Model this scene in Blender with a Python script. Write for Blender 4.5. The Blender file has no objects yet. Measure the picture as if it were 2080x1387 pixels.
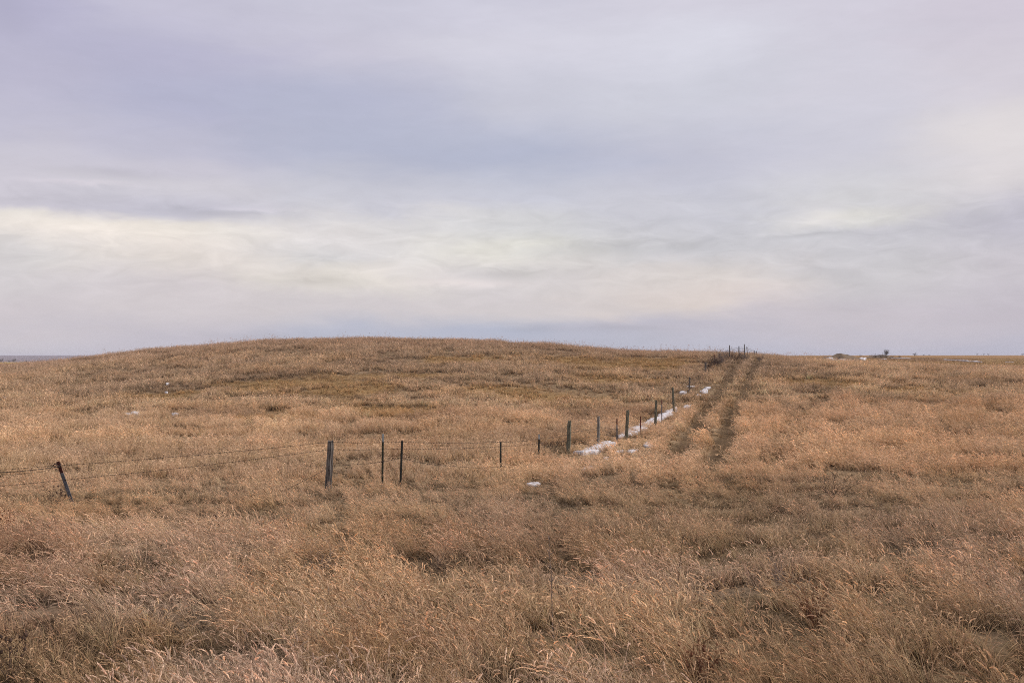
import bpy, math, random
import numpy as np
from mathutils import Vector

random.seed(7); RNG = np.random.default_rng(11)
sc = bpy.context.scene
COL = sc.collection
EYE = 3.6            # height of the eye above the valley floor datum
F = 2022.0           # focal length in photograph pixels
HOR = 722.0          # photograph row of the level line

# ------------------------------------------------------------------ noise
def _hash(ix, iy, s):
    h = (ix.astype(np.int64)*374761393 + iy.astype(np.int64)*668265263 + s*982451653) & 0x7fffffff
    h = ((h ^ (h >> 13))*1274126177) & 0x7fffffff
    h = (h ^ (h >> 16)) & 0xffff
    return h/65535.0
def vnoise(x, y, s=0):
    ix = np.floor(x); iy = np.floor(y); fx = x-ix; fy = y-iy
    fx = fx*fx*(3-2*fx); fy = fy*fy*(3-2*fy)
    a = _hash(ix, iy, s); b = _hash(ix+1, iy, s); c = _hash(ix, iy+1, s); d = _hash(ix+1, iy+1, s)
    return (a*(1-fx)+b*fx)*(1-fy)+(c*(1-fx)+d*fx)*fy
def fbm(x, y, s=0, o=4):
    x = np.asarray(x, float); y = np.asarray(y, float)
    t = 0; a = .5; n = 0
    for k in range(o):
        t = t+a*vnoise(x*2**k+17.3*k, y*2**k-9.1*k, s+k); n += a; a *= .5
    return t/n
def sstep(a, b, x):
    t = np.clip((x-a)/(b-a), 0, 1); return t*t*(3-2*t)

# ------------------------------------------------------------------ terrain (heights relative to the eye)
YS = [2, 7, 15, 25, 35, 45, 60, 75, 90, 105, 118, 135, 160, 200, 300, 500, 900, 1500, 3000, 6000, 9000]
UT = {
 -800:[-2.65,-2.9,-3.2,-3.5,-3.6,-3.7,-3.6,-3.3,-3.0,-2.6,-2.3,-2.2,-2.2,-2.3,-2.8,-4.0,-6.5,-32,-26,0.5,-30],
 0:   [-2.65,-2.9,-3.2,-3.5,-3.6,-3.65,-3.4,-2.9,-2.25,-1.65,-1.5,-1.85,-2.1,-2.2,-2.6,-3.75,-6.0,-32,-26,0.0,-30],
 350: [-2.65,-2.9,-3.2,-3.5,-3.6,-3.6,-3.2,-2.35,-1.1,0.05,.55,.45,-.6,-2.2,-3.2,-4.6,-7,-32,-26,-.5,-30],
 700: [-2.65,-2.9,-3.2,-3.45,-3.55,-3.6,-3.1,-1.9,-.5,1.0,1.75,1.9,1.0,-1.5,-4,-6,-9,-32,-26,-3,-30],
 1000:[-2.65,-2.9,-3.2,-3.45,-3.55,-3.6,-3.1,-1.9,-.5,.85,1.35,1.3,.5,-1.5,-3.5,-5,-8,-20,-22,-5,-30],
 1300:[-2.65,-2.9,-3.2,-3.45,-3.55,-3.6,-3.3,-2.2,-.9,.05,.2,.1,-.3,-1,-2,-2.5,-3,-4,-12,-10,-30],
 1480:[-2.65,-2.9,-3.2,-3.4,-3.5,-3.5,-3.0,-2.05,-.85,-.1,.0,-.1,-.25,-.5,-.8,-.8,-.8,-.8,-8,-10,-30],
 1700:[-2.65,-2.9,-3.15,-3.35,-3.4,-3.2,-2.6,-1.9,-1.25,-1.0,-1.05,-1.08,-1.02,-.88,-.72,-.62,-.30,-.05,-6,-10,-30],
 2080:[-2.65,-2.9,-3.1,-3.25,-3.3,-3.1,-2.7,-2.25,-1.85,-1.7,-1.75,-1.78,-1.72,-1.6,-1.42,-1.15,-.4,.35,-5,-10,-30],
 2900:[-2.65,-2.9,-3.1,-3.2,-3.2,-3.1,-2.8,-2.5,-2.2,-2.05,-2.0,-2.0,-1.95,-1.85,-1.65,-1.3,-.4,.4,-5,-10,-30],
}
def pchip(xs, ys, xq):
    xs = np.asarray(xs, float); ys = np.asarray(ys, float)
    h = np.diff(xs); d = np.diff(ys)/h
    m = np.zeros_like(ys); m[0] = d[0]; m[-1] = d[-1]
    for i in range(1, len(xs)-1):
        if d[i-1]*d[i] > 0:
            w1 = 2*h[i]+h[i-1]; w2 = h[i]+2*h[i-1]
            m[i] = (w1+w2)/(w1/d[i-1]+w2/d[i])
    i = np.clip(np.searchsorted(xs, xq)-1, 0, len(xs)-2)
    t = (xq-xs[i])/h[i]
    return ((1+2*t)*(1-t)**2*ys[i]+t*(1-t)**2*h[i]*m[i]+t*t*(3-2*t)*ys[i+1]+t*t*(t-1)*h[i]*m[i+1])
LQ = np.linspace(math.log(2), math.log(9000), 500)
UQ = np.linspace(-800, 2900, 500)
_us = sorted(UT)
_tab = np.array([pchip(np.log(YS), UT[u], LQ) for u in _us])          # columns x logY
TAB = np.array([pchip(_us, _tab[:, j], UQ) for j in range(len(LQ))])  # logY x u
# soften the table slightly
for _ in range(3):
    TAB[:, 1:-1] = (TAB[:, :-2]+2*TAB[:, 1:-1]+TAB[:, 2:])/4
AMAX = math.atan((2900-1040)/F)
def hrel(X, Y):
    X = np.asarray(X, float); Y = np.asarray(Y, float)
    r = np.maximum(np.hypot(X, Y), .01); a = np.clip(np.arctan2(X, Y), -AMAX, AMAX)
    dep = np.clip(r*np.cos(a), 2.0, 8999); u = np.clip(1040+F*np.tan(a), -799, 2899)
    fj = (np.log(dep)-LQ[0])/(LQ[1]-LQ[0]); fi = (u-UQ[0])/(UQ[1]-UQ[0])
    j = np.clip(fj.astype(int), 0, len(LQ)-2); i = np.clip(fi.astype(int), 0, len(UQ)-2)
    tj = fj-j; ti = fi-i
    z = (TAB[j, i]*(1-ti)+TAB[j, i+1]*ti)*(1-tj)+(TAB[j+1, i]*(1-ti)+TAB[j+1, i+1]*ti)*tj
    amp = np.clip(r/20, .3, 1)*np.where(r < 260, 1, .4)
    z = z+(fbm(X/6.5, Y/6.5, 3, 3)-.5)*.34*amp+(fbm(X/1.7, Y/1.7, 8, 2)-.5)*.12*amp
    return z
def hz(X, Y): return hrel(X, Y)+EYE
def pt(u, Y):
    X = (u-1040)/F*Y
    return X, Y
def hit(u, y, lift=0.0):
    """where the sight line through a photograph point meets the land"""
    Y = np.geomspace(4, 5000, 6000); X = (u-1040)/F*Y
    ray = -(y-HOR)/F*Y
    under = np.nonzero(ray <= hrel(X, Y)+lift)[0]
    k = under[0] if len(under) else -1
    return float(X[k]), float(Y[k])

# ------------------------------------------------------------------ helpers
def prop(o, label=None, cat=None, group=None, kind=None):
    if label: o['label'] = label
    if cat: o['category'] = cat
    if group: o['group'] = group
    if kind: o['kind'] = kind
    return o
def mesh_obj(name, V, Fc, mat=None, parent=None, smooth=False, link=True):
    me = bpy.data.meshes.new(name)
    me.from_pydata([tuple(v) for v in V], [], [tuple(f) for f in Fc]); me.update()
    if smooth: me.polygons.foreach_set('use_smooth', [True]*len(me.polygons))
    o = bpy.data.objects.new(name, me)
    if mat: me.materials.append(mat)
    if link: COL.objects.link(o)
    if parent is not None: o.parent = parent
    return o
def empty(name, loc):
    o = bpy.data.objects.new(name, None); COL.objects.link(o); o.location = loc
    o.empty_display_size = .2
    return o
class MB:
    def __init__(s): s.V = []; s.F = []
    def tube(s, pts, rad, n=5, cap=True):
        pts = [Vector(p) for p in pts]
        if not hasattr(rad, '__len__'): rad = [rad]*len(pts)
        b = len(s.V); prev = None
        for i, p in enumerate(pts):
            d = (pts[min(i+1, len(pts)-1)]-pts[max(i-1, 0)])
            d = d.normalized() if d.length > 1e-9 else Vector((0, 0, 1))
            a = prev if prev is not None else (Vector((1, 0, 0)) if abs(d.x) < .8 else Vector((0, 1, 0)))
            x = (a-d*a.dot(d)).normalized(); y = d.cross(x); prev = x
            for k in range(n):
                t = 2*math.pi*k/n
                s.V.append(p+(x*math.cos(t)+y*math.sin(t))*rad[i])
        for i in range(len(pts)-1):
            for k in range(n):
                s.F.append((b+i*n+k, b+i*n+(k+1) % n, b+(i+1)*n+(k+1) % n, b+(i+1)*n+k))
        if cap:
            s.F.append(tuple(b+k for k in reversed(range(n))))
            s.F.append(tuple(b+(len(pts)-1)*n+k for k in range(n)))
    def prism(s, prof, p0, p1, ax, ay):
        """extrude a closed profile (list of 2-d points) from p0 to p1"""
        b = len(s.V); n = len(prof)
        for p in (p0, p1):
            for (a, c) in prof: s.V.append(Vector(p)+ax*a+ay*c)
        for k in range(n): s.F.append((b+k, b+(k+1) % n, b+n+(k+1) % n, b+n+k))
        s.F.append(tuple(b+k for k in reversed(range(n)))); s.F.append(tuple(b+n+k for k in range(n)))
    def build(s, name, mat, parent=None, smooth=False): return mesh_obj(name, s.V, s.F, mat, parent, smooth)

# ------------------------------------------------------------------ materials
def newmat(name):
    m = bpy.data.materials.new(name); m.use_nodes = True
    nt = m.node_tree; nt.nodes.clear()
    return m, nt, nt.nodes.new, nt.links.new
def lin(c): return tuple((v/255/12.92 if v/255 <= .04045 else ((v/255+.055)/1.055)**2.4) for v in c)
def simple(name, c1, c2, scale=8, rough=.8, bump=.3, stretch=(1, 1, 1), metal=0, detail=6, spec=.3):
    m, nt, N, L = newmat(name)
    out = N('ShaderNodeOutputMaterial'); b = N('ShaderNodeBsdfPrincipled')
    tc = N('ShaderNodeTexCoord'); mp = N('ShaderNodeMapping'); mp.inputs['Scale'].default_value = stretch
    nz = N('ShaderNodeTexNoise'); nz.inputs['Scale'].default_value = scale; nz.inputs['Detail'].default_value = detail
    r = N('ShaderNodeValToRGB'); r.color_ramp.elements[0].position = .33; r.color_ramp.elements[1].position = .67
    r.color_ramp.elements[0].color = (*c1, 1); r.color_ramp.elements[1].color = (*c2, 1)
    L(tc.outputs['Object'], mp.inputs['Vector']); L(mp.outputs[0], nz.inputs['Vector']); L(nz.outputs['Fac'], r.inputs[0])
    L(r.outputs[0], b.inputs['Base Color']); b.inputs['Roughness'].default_value = rough; b.inputs['Metallic'].default_value = metal
    b.inputs['Specular IOR Level'].default_value = spec
    if bump:
        bp = N('ShaderNodeBump'); bp.inputs['Strength'].default_value = bump; bp.inputs['Distance'].default_value = .02
        L(nz.outputs['Fac'], bp.inputs['Height']); L(bp.outputs[0], b.inputs['Normal'])
    L(b.outputs[0], out.inputs[0])
    return m
M = {}
M['old_wood'] = simple('weathered_grey_wood', (.030, .024, .020), (.20, .175, .155), 9, .9, 1.0, (6, 6, .4))
M['green_wood'] = simple('lichen_wood', (.035, .032, .020), (.19, .178, .125), 8, .9, .9, (5, 5, .5))
M['pale_wood'] = simple('silvery_wood', (.08, .07, .06), (.28, .245, .21), 9, .9, .8, (5, 5, .5))
M['steel_dark'] = simple('dark_painted_steel', (.012, .013, .011), (.035, .035, .028), 10, .6, .1)
M['steel_grey'] = simple('dull_galvanised_steel', (.055, .06, .07), (.12, .125, .14), 7, .55, .1, (1, 1, .6))
M['steel_olive'] = simple('olive_painted_steel', (.016, .018, .008), (.05, .05, .028), 9, .6, .1)
M['steel_pale'] = simple('pale_painted_steel', (.24, .26, .26), (.36, .38, .37), 12, .6, .1)
M['rust'] = simple('rusty_red_steel', (.030, .008, .005), (.085, .020, .012), 12, .85, .3)
M['red_steel'] = simple('red_brown_steel', (.07, .018, .012), (.16, .040, .025), 10, .7, .2)
M['wire'] = simple('rusted_wire', (.020, .014, .012), (.055, .036, .028), 40, .8, 0)
M['snow'] = simple('old_snow', (.40, .37, .37), (.68, .65, .67), 16, .85, .9, spec=.2, detail=9)
M['bark'] = simple('grey_bark', (.08, .066, .06), (.16, .135, .12), 6, .9, .2)
M['weed'] = simple('dead_weed_stem', (.035, .020, .014), (.10, .058, .038), 8, .9, 0)
M['weed_grey'] = simple('grey_weed_stem', (.085, .06, .05), (.20, .15, .125), 8, .9, 0)
M['weed_red'] = simple('russet_weed', (.09, .035, .018), (.22, .095, .045), 6, .9, 0)

# ------------------------------------------------------------------ layout: ruts, snow, hollows
def polyd(X, Y, P):
    """distance to a polyline and the parameter along it"""
    best = np.full(np.shape(X), 1e9); at = np.zeros(np.shape(X))
    for k in range(len(P)-1):
        (x0, y0), (x1, y1) = P[k], P[k+1]
        dx, dy = x1-x0, y1-y0; L2 = dx*dx+dy*dy
        t = np.clip(((X-x0)*dx+(Y-y0)*dy)/L2, 0, 1)
        d = np.hypot(X-x0-t*dx, Y-y0-t*dy); m = d < best
        best = np.where(m, d, best); at = np.where(m, (k+t)/(len(P)-1), at)
    return best, at
RUT_L = [hit(*p, .1) for p in ((1335, 1010), (1372, 950), (1400, 900), (1422, 862), (1450, 812), (1480, 766), (1503, 736), (1509, 728))]
RUT_R = [hit(*p, .1) for p in ((1425, 1030), (1450, 965), (1467, 910), (1482, 862), (1503, 812), (1522, 766), (1536, 738), (1541, 729))]
TRACK3 = [hit(*p, .1) for p in ((1560, 985), (1612, 880), (1650, 820), (1682, 780), (1700, 755))]
# snow: (u, y, length m, width m, label)
SNOW_STRIP = [(1184, 911), (1200, 905), (1218, 899), (1238, 889), (1256, 879), (1278, 871), (1300, 861), (1322, 850), (1340, 842), (1360, 831), (1374, 821)]
STRIP = [hit(u, y, .25) for u, y in SNOW_STRIP]
SNOW = [
 (1085, 970, .44, .65, 'small white snow patch nearest the camera, left of the snowy fence line'),
 (1193, 940, .45, 1.0, 'little snow patch in the grass just below the greenish wooden post'),
 (1270, 907, .95, 1.0, 'wide thin snow patch below the thick wooden post by the drift'),
 (1234, 921, .34, .6, 'thin scrap of snow between the little patch and the long drift'),
 (1316, 895, .42, 1.9, 'bright snow patch right of the thick wooden post by the drift'),
 (1368, 861, .55, 1.1, 'flat snow patch in the grass beside the left wheel rut'),
 (1384, 846, .45, 1.2, 'ragged snow patch low down between drift and left rut'),
 (1396, 822, .55, 1.9, 'broken snow patch halfway up the slope between fence and rut'),
 (1387, 793, .60, 1.0, 'snow sliver left of the narrow dark post high on the slope'),
 (1402, 782, .62, .9, 'snow streak behind the narrow dark post high on the slope'),
 (1430, 791, .55, 2.0, 'bright snow patch highest up beside the left wheel rut'),
 (1437, 784, .45, .9, 'thin snow streak just above the bright patch by the rut'),
 (1419, 799, .34, .8, 'small snow sliver just below the bright patch by the rut'),
 (9, 804, .75, 1.6, 'snow patch at the far left foot of the hill'),
 (276, 834, .50, 1.6, 'bright snow patch on the lower left slope of the hill'),
 (260, 836, .42, .8, 'thin snow streak left of the bright patch on the lower slope'),
 (340, 776, .30, .9, 'tiny snow patch highest on the left slope of the hill'),
 (338, 793, .26, .4, 'faint snow streak on the left slope below the tiny high patch'),
 (358, 836, .46, .7, 'faint snow streak right of the bright patch on the lower slope'),
]
SN = [(*hit(u, y, .2), l*1.0, w*1.0, lab) for (u, y, l, w, lab) in SNOW]
HOLLOW = [(130, 1190, .42), (150, 1200, .3), (75, 1110, .35), (225, 1060, .5), (235, 1085, .35), (900, 1138, .55), (620, 1142, .45), (1225, 1283, .5), (1260, 1300, .4), (1290, 1320, .3), (1000, 1090, .25),
 (1640, 1170, .5), (1700, 985, .8), (1745, 945, .8), (1725, 940, .6), (560, 1015, .6), (590, 1010, .45), (930, 975, .9), (1240, 952, .9), (1440, 1010, .6), (1480, 1165, .5), (1560, 1205, .45),
 (410, 885, 1.2), (735, 885, 1.2), (2050, 1245, .4), (1990, 1250, .35), (1850, 1100, .5), (320, 1100, .3), (440, 1060, .4), (1130, 1260, .3), (1680, 1230, .3), (840, 1110, .4), (1940, 1360, .35), (30, 1330, .3), (60, 1250, .3),
 (1400, 1080, .3), (1510, 1090, .35), (760, 1240, .22), (460, 1220, .22)]
HOL = [(*hit(u, y, .3), r) for u, y, r in HOLLOW]
# patches of land cover on the hill: (u, y, rx m, ry m, kind)
GOLD = [hit(u, y, .2)+(rx, ry) for u, y, rx, ry in ((600, 775, 7, 7), (690, 790, 4, 5), (1290, 738, 9, 7), (1180, 733, 7, 5), (950, 728, 5, 4), (1350, 730, 6, 5), (520, 785, 4, 4), (560, 845, 3, 2.5), (1000, 790, 4, 4), (820, 760, 5, 4), (1240, 770, 5, 4), (780, 830, 5, 3.5), (1110, 800, 5, 4), (330, 800, 4, 4), (1680, 775, 5, 5), (1880, 790, 4, 3))]
DARKP = [hit(u, y, .2)+(rx, ry) for u, y, rx, ry in ((650, 800, 5, 2), (180, 795, 3.5, 2), (330, 790, 5, 3), (700, 740, 6, 2), (1660, 790, 2, 7), (1640, 830, 2, 4), (1660, 760, 6, 3), (1250, 840, 3, 3), (1200, 850, 3, 3), (1990, 815, 5, 2), (1970, 775, 6, 3), (560, 760, 6, 3), (900, 845, 4, 3), (1200, 880, 3, 2), (1740, 800, 3, 3), (430, 840, 4, 2))]
def patch(X, Y, P, s):
    v = np.zeros(np.shape(X))
    w = (fbm(X/2.2, Y/2.2, s, 3)-.5)*1.5
    for (x, y, rx, ry) in P:
        d = np.hypot((X-x)/rx, (Y-y)/ry)+w
        v = np.maximum(v, 1-sstep(.45, 1.1, d))
    return v
def rutmask(X, Y):
    dl, al = polyd(X, Y, RUT_L); dr, ar = polyd(X, Y, RUT_R)
    wob = (fbm(X/.9, Y/.9, 21, 2)-.5)*.35
    nr = 1-sstep(38, 60, Y)
    l = (1-sstep(.34+.04*nr, .62+.12*nr, dl+wob))*sstep(.0, .28, al); r = (1-sstep(.32+.04*nr, .58+.10*nr, dr+wob))*sstep(.0, .27, ar)
    dt, a3 = polyd(X, Y, TRACK3)
    return np.maximum(np.maximum(l, r)*.98, (1-sstep(.3, .9, dt+wob))*.55*sstep(0, .2, a3)*(1-sstep(.8, 1, a3)))
def snowmask(X, Y):
    """1 on snow or in the flattened grass just in front of it"""
    on = np.zeros(np.shape(X)); front = np.zeros(np.shape(X))
    for (x, y, l, w, _) in SN:
        s = x/y
        on = np.maximum(on, (np.hypot((X-x-s*(Y-y))/(l*.44), (Y-y)/(w*.46)) < 1)*1.0)
        s = x/y
        reach = 3.6+w*.5
        front = np.maximum(front, ((np.abs(X-(x+s*(Y-y))) < l*.55) & (Y < y) & (Y > y-reach))*1.0)
    d, a = polyd(X, Y, STRIP)
    on = np.maximum(on, (d < .15)*(fbm(X/.45, Y/.45, 19, 2) > .44)*1.0)
    front = np.maximum(front, (polyd(X-.12, Y+.9, STRIP)[0] < .5)*1.0)
    front = front*(fbm(X/.5, Y/.5, 17, 2) > .47)
    return on, front

# ------------------------------------------------------------------ land-cover colour (dry straw, linear reflectance)
TAN = np.array((.57, .395, .236)); RUSSET = np.array((.475, .295, .158)); PINK = np.array((.585, .42, .295))
GREY = np.array((.47, .335, .228)); GOLDC = np.array((.58, .36, .165)); BROWN = np.array((.32, .215, .14))
def mix(a, b, t): return a*(1-t)[..., None]+b*t[..., None]
def tint(X, Y):
    X = np.asarray(X, float); Y = np.asarray(Y, float)
    r = np.hypot(X, Y)
    c = np.broadcast_to(TAN, X.shape+(3,)).copy()
    c = mix(c, RUSSET, sstep(.42, .68, fbm(X/3.1, Y/3.1, 31, 4))*.75)
    c = c*(.70+.62*fbm(X/6.5, Y/6.5, 37, 3))[..., None]
    near = 1-sstep(12, 26, r); c = c*(1-.07*near)[..., None]
    c = mix(c, PINK, sstep(.42, .62, fbm(X/2.3, Y/2.3, 41, 3))*(.25+.55*near))
    c = mix(c, GREY, sstep(.50, .70, fbm(X/2.6+5, Y/2.6, 51, 4))*.45)
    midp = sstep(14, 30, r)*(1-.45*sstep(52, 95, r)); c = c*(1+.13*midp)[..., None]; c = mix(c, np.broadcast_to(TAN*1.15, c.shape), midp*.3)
    hill = sstep(58, 80, Y)*(1-sstep(.14, .26, X/np.maximum(Y, 1)))
    c = mix(c, GREY*1.08, hill*.35*sstep(.35, .6, fbm(X/9, Y/7, 61, 4)))
    c = mix(c, GREY*np.array((1.0, .93, .92)), hill*.55*sstep(92, 112, Y))
    c = mix(c, BROWN, hill*.15)
    c = mix(c, GOLDC, patch(X, Y, GOLD, 71)*.85)
    c = mix(c, BROWN, patch(X, Y, DARKP, 77)*.5)
    c = mix(c, GREY*.9, sstep(74, 88, Y)*(1-sstep(150, 190, Y))*(sstep(.17, .22, X/np.maximum(Y, 1))*(1-sstep(.27, .33, X/np.maximum(Y, 1))))*.5)
    c = mix(c, np.broadcast_to(np.array((.40, .235, .14)), c.shape), (1-sstep(100, 260, 1040+F*X/np.maximum(Y, 1)))*sstep(8, 11, Y)*(1-sstep(17, 21, Y))*.6*sstep(.35, .6, fbm(X/1.5, Y/1.5, 55, 3)))
    # far land
    far = sstep(125, 200, r)
    uu = 1040+F*X/np.maximum(Y, 1)
    fc = np.broadcast_to(np.array((.34, .215, .105)), c.shape).copy()
    fc = mix(fc, np.array((.52, .33, .13)), 1-sstep(300, 600, uu))
    fc = mix(fc, np.array((.30, .185, .105)), sstep(1760, 1800, uu)*(1-sstep(1950, 2010, uu))*sstep(215, 240, r)*(1-sstep(420, 470, r)))
    fc = mix(fc, np.array((.36, .21, .10)), sstep(400, 600, r)*sstep(1500, 1700, uu))
    fc = fc*(.85+.3*fbm(X/60, Y/90, 91, 3))[..., None]
    c = mix(c, fc, far)
    vf = sstep(1200, 2200, r)
    c = mix(c, np.broadcast_to(np.array((.17, .12, .115)), c.shape)*(.7+.6*fbm(X/500, Y/700, 95, 3))[..., None], vf)
    return c

# ------------------------------------------------------------------ ground: one sheet to the horizon
def build_ground():
    th = np.concatenate([np.linspace(-180, -44, 28)[:-1], np.linspace(-44, -33, 12)[:-1], np.linspace(-33, 33, 441), np.linspace(33, 44, 12)[1:], np.linspace(44, 180, 28)[1:-1]])
    th = np.radians(th)
    rr = np.concatenate([np.linspace(.6, 4, 8)[:-1], np.geomspace(4, 140, 210)[:-1], np.geomspace(140, 9500, 110)])
    T, R = np.meshgrid(th, rr)
    X = R*np.sin(T); Y = R*np.cos(T); Z = hz(X, Y)
    Z = Z-rutmask(X, Y)*.10
    n = len(th); m = len(rr)
    V = np.stack([X, Y, Z], -1).reshape(-1, 3)
    a = np.arange(m-1)[:, None]*n+np.arange(n)[None]; b = np.arange(m-1)[:, None]*n+(np.arange(n)[None]+1) % n
    Fc = np.stack([a, a+n, b+n, b], -1).reshape(-1, 4)
    V = np.vstack([V, [[0, 0, float(hz(0., .5))]]]); c = len(V)-1
    Fl = [tuple(f) for f in Fc]+[(k, (k+1) % n, c) for k in range(n)]
    o = mesh_obj('ground', V, Fl, M['ground'], smooth=True)
    col = o.data.color_attributes.new('cover', 'FLOAT_COLOR', 'POINT')
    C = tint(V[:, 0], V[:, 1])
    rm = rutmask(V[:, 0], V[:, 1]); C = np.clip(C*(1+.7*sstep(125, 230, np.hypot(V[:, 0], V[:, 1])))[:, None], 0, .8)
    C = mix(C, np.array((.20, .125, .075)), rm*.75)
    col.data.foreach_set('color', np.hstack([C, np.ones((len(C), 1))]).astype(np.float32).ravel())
    prop(o, 'rolling prairie ground covered in dry grass reaching the horizon', 'ground', kind='structure')
    return o
def ground_mat():
    m, nt, N, L = newmat('dry_thatch_ground')
    out = N('ShaderNodeOutputMaterial'); b = N('ShaderNodeBsdfDiffuse')
    at = N('ShaderNodeAttribute'); at.attribute_name = 'cover'
    tc = N('ShaderNodeTexCoord')
    n1 = N('ShaderNodeTexNoise'); n1.inputs['Scale'].default_value = 9; n1.inputs['Detail'].default_value = 8; n1.inputs['Roughness'].default_value = .7
    n2 = N('ShaderNodeTexNoise'); n2.inputs['Scale'].default_value = .5; n2.inputs['Detail'].default_value = 6
    L(tc.outputs['Object'], n1.inputs['Vector']); L(tc.outputs['Object'], n2.inputs['Vector'])
    r = N('ShaderNodeMapRange'); r.inputs[1].default_value = .3; r.inputs[2].default_value = .7; r.inputs[3].default_value = .25; r.inputs[4].default_value = .75  # dark thatch tone, scaled down further as painted shade beneath the grass
    L(n1.outputs['Fac'], r.inputs[0])
    r2 = N('ShaderNodeMapRange'); r2.inputs[1].default_value = .3; r2.inputs[2].default_value = .7; r2.inputs[3].default_value = .7; r2.inputs[4].default_value = 1.1
    L(n2.outputs['Fac'], r2.inputs[0])
    mu = N('ShaderNodeMath'); mu.operation = 'MULTIPLY'; L(r.outputs[0], mu.inputs[0]); L(r2.outputs[0], mu.inputs[1])
    mx = N('ShaderNodeVectorMath'); mx.operation = 'SCALE'; L(at.outputs['Color'], mx.inputs[0]); L(mu.outputs[0], mx.inputs['Scale'])
    L(mx.outputs[0], b.inputs['Color'])
    bp = N('ShaderNodeBump'); bp.inputs['Strength'].default_value = .8; bp.inputs['Distance'].default_value = .12
    L(n1.outputs['Fac'], bp.inputs['Height']); L(bp.outputs[0], b.inputs['Normal'])
    L(b.outputs[0], out.inputs[0])
    return m
M['ground'] = ground_mat()
build_ground()

# ------------------------------------------------------------------ grass
def grass_mat():
    m, nt, N, L = newmat('dry_grass_blades')
    out = N('ShaderNodeOutputMaterial'); d = N('ShaderNodeBsdfDiffuse'); t = N('ShaderNodeBsdfTranslucent'); mx = N('ShaderNodeMixShader')
    mx.inputs[0].default_value = .18
    a = N('ShaderNodeAttribute'); a.attribute_type = 'INSTANCER'; a.attribute_name = 'tint'
    s = N('ShaderNodeAttribute'); s.attribute_name = 'shade'
    mu = N('ShaderNodeVectorMath'); mu.operation = 'MULTIPLY'; L(a.outputs['Color'], mu.inputs[0]); L(s.outputs['Color'], mu.inputs[1])
    L(mu.outputs[0], d.inputs['Color']); L(mu.outputs[0], t.inputs['Color'])
    L(d.outputs[0], mx.inputs[1]); L(t.outputs[0], mx.inputs[2]); L(mx.outputs[0], out.inputs[0])
    return m
M['grass'] = grass_mat()

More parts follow.
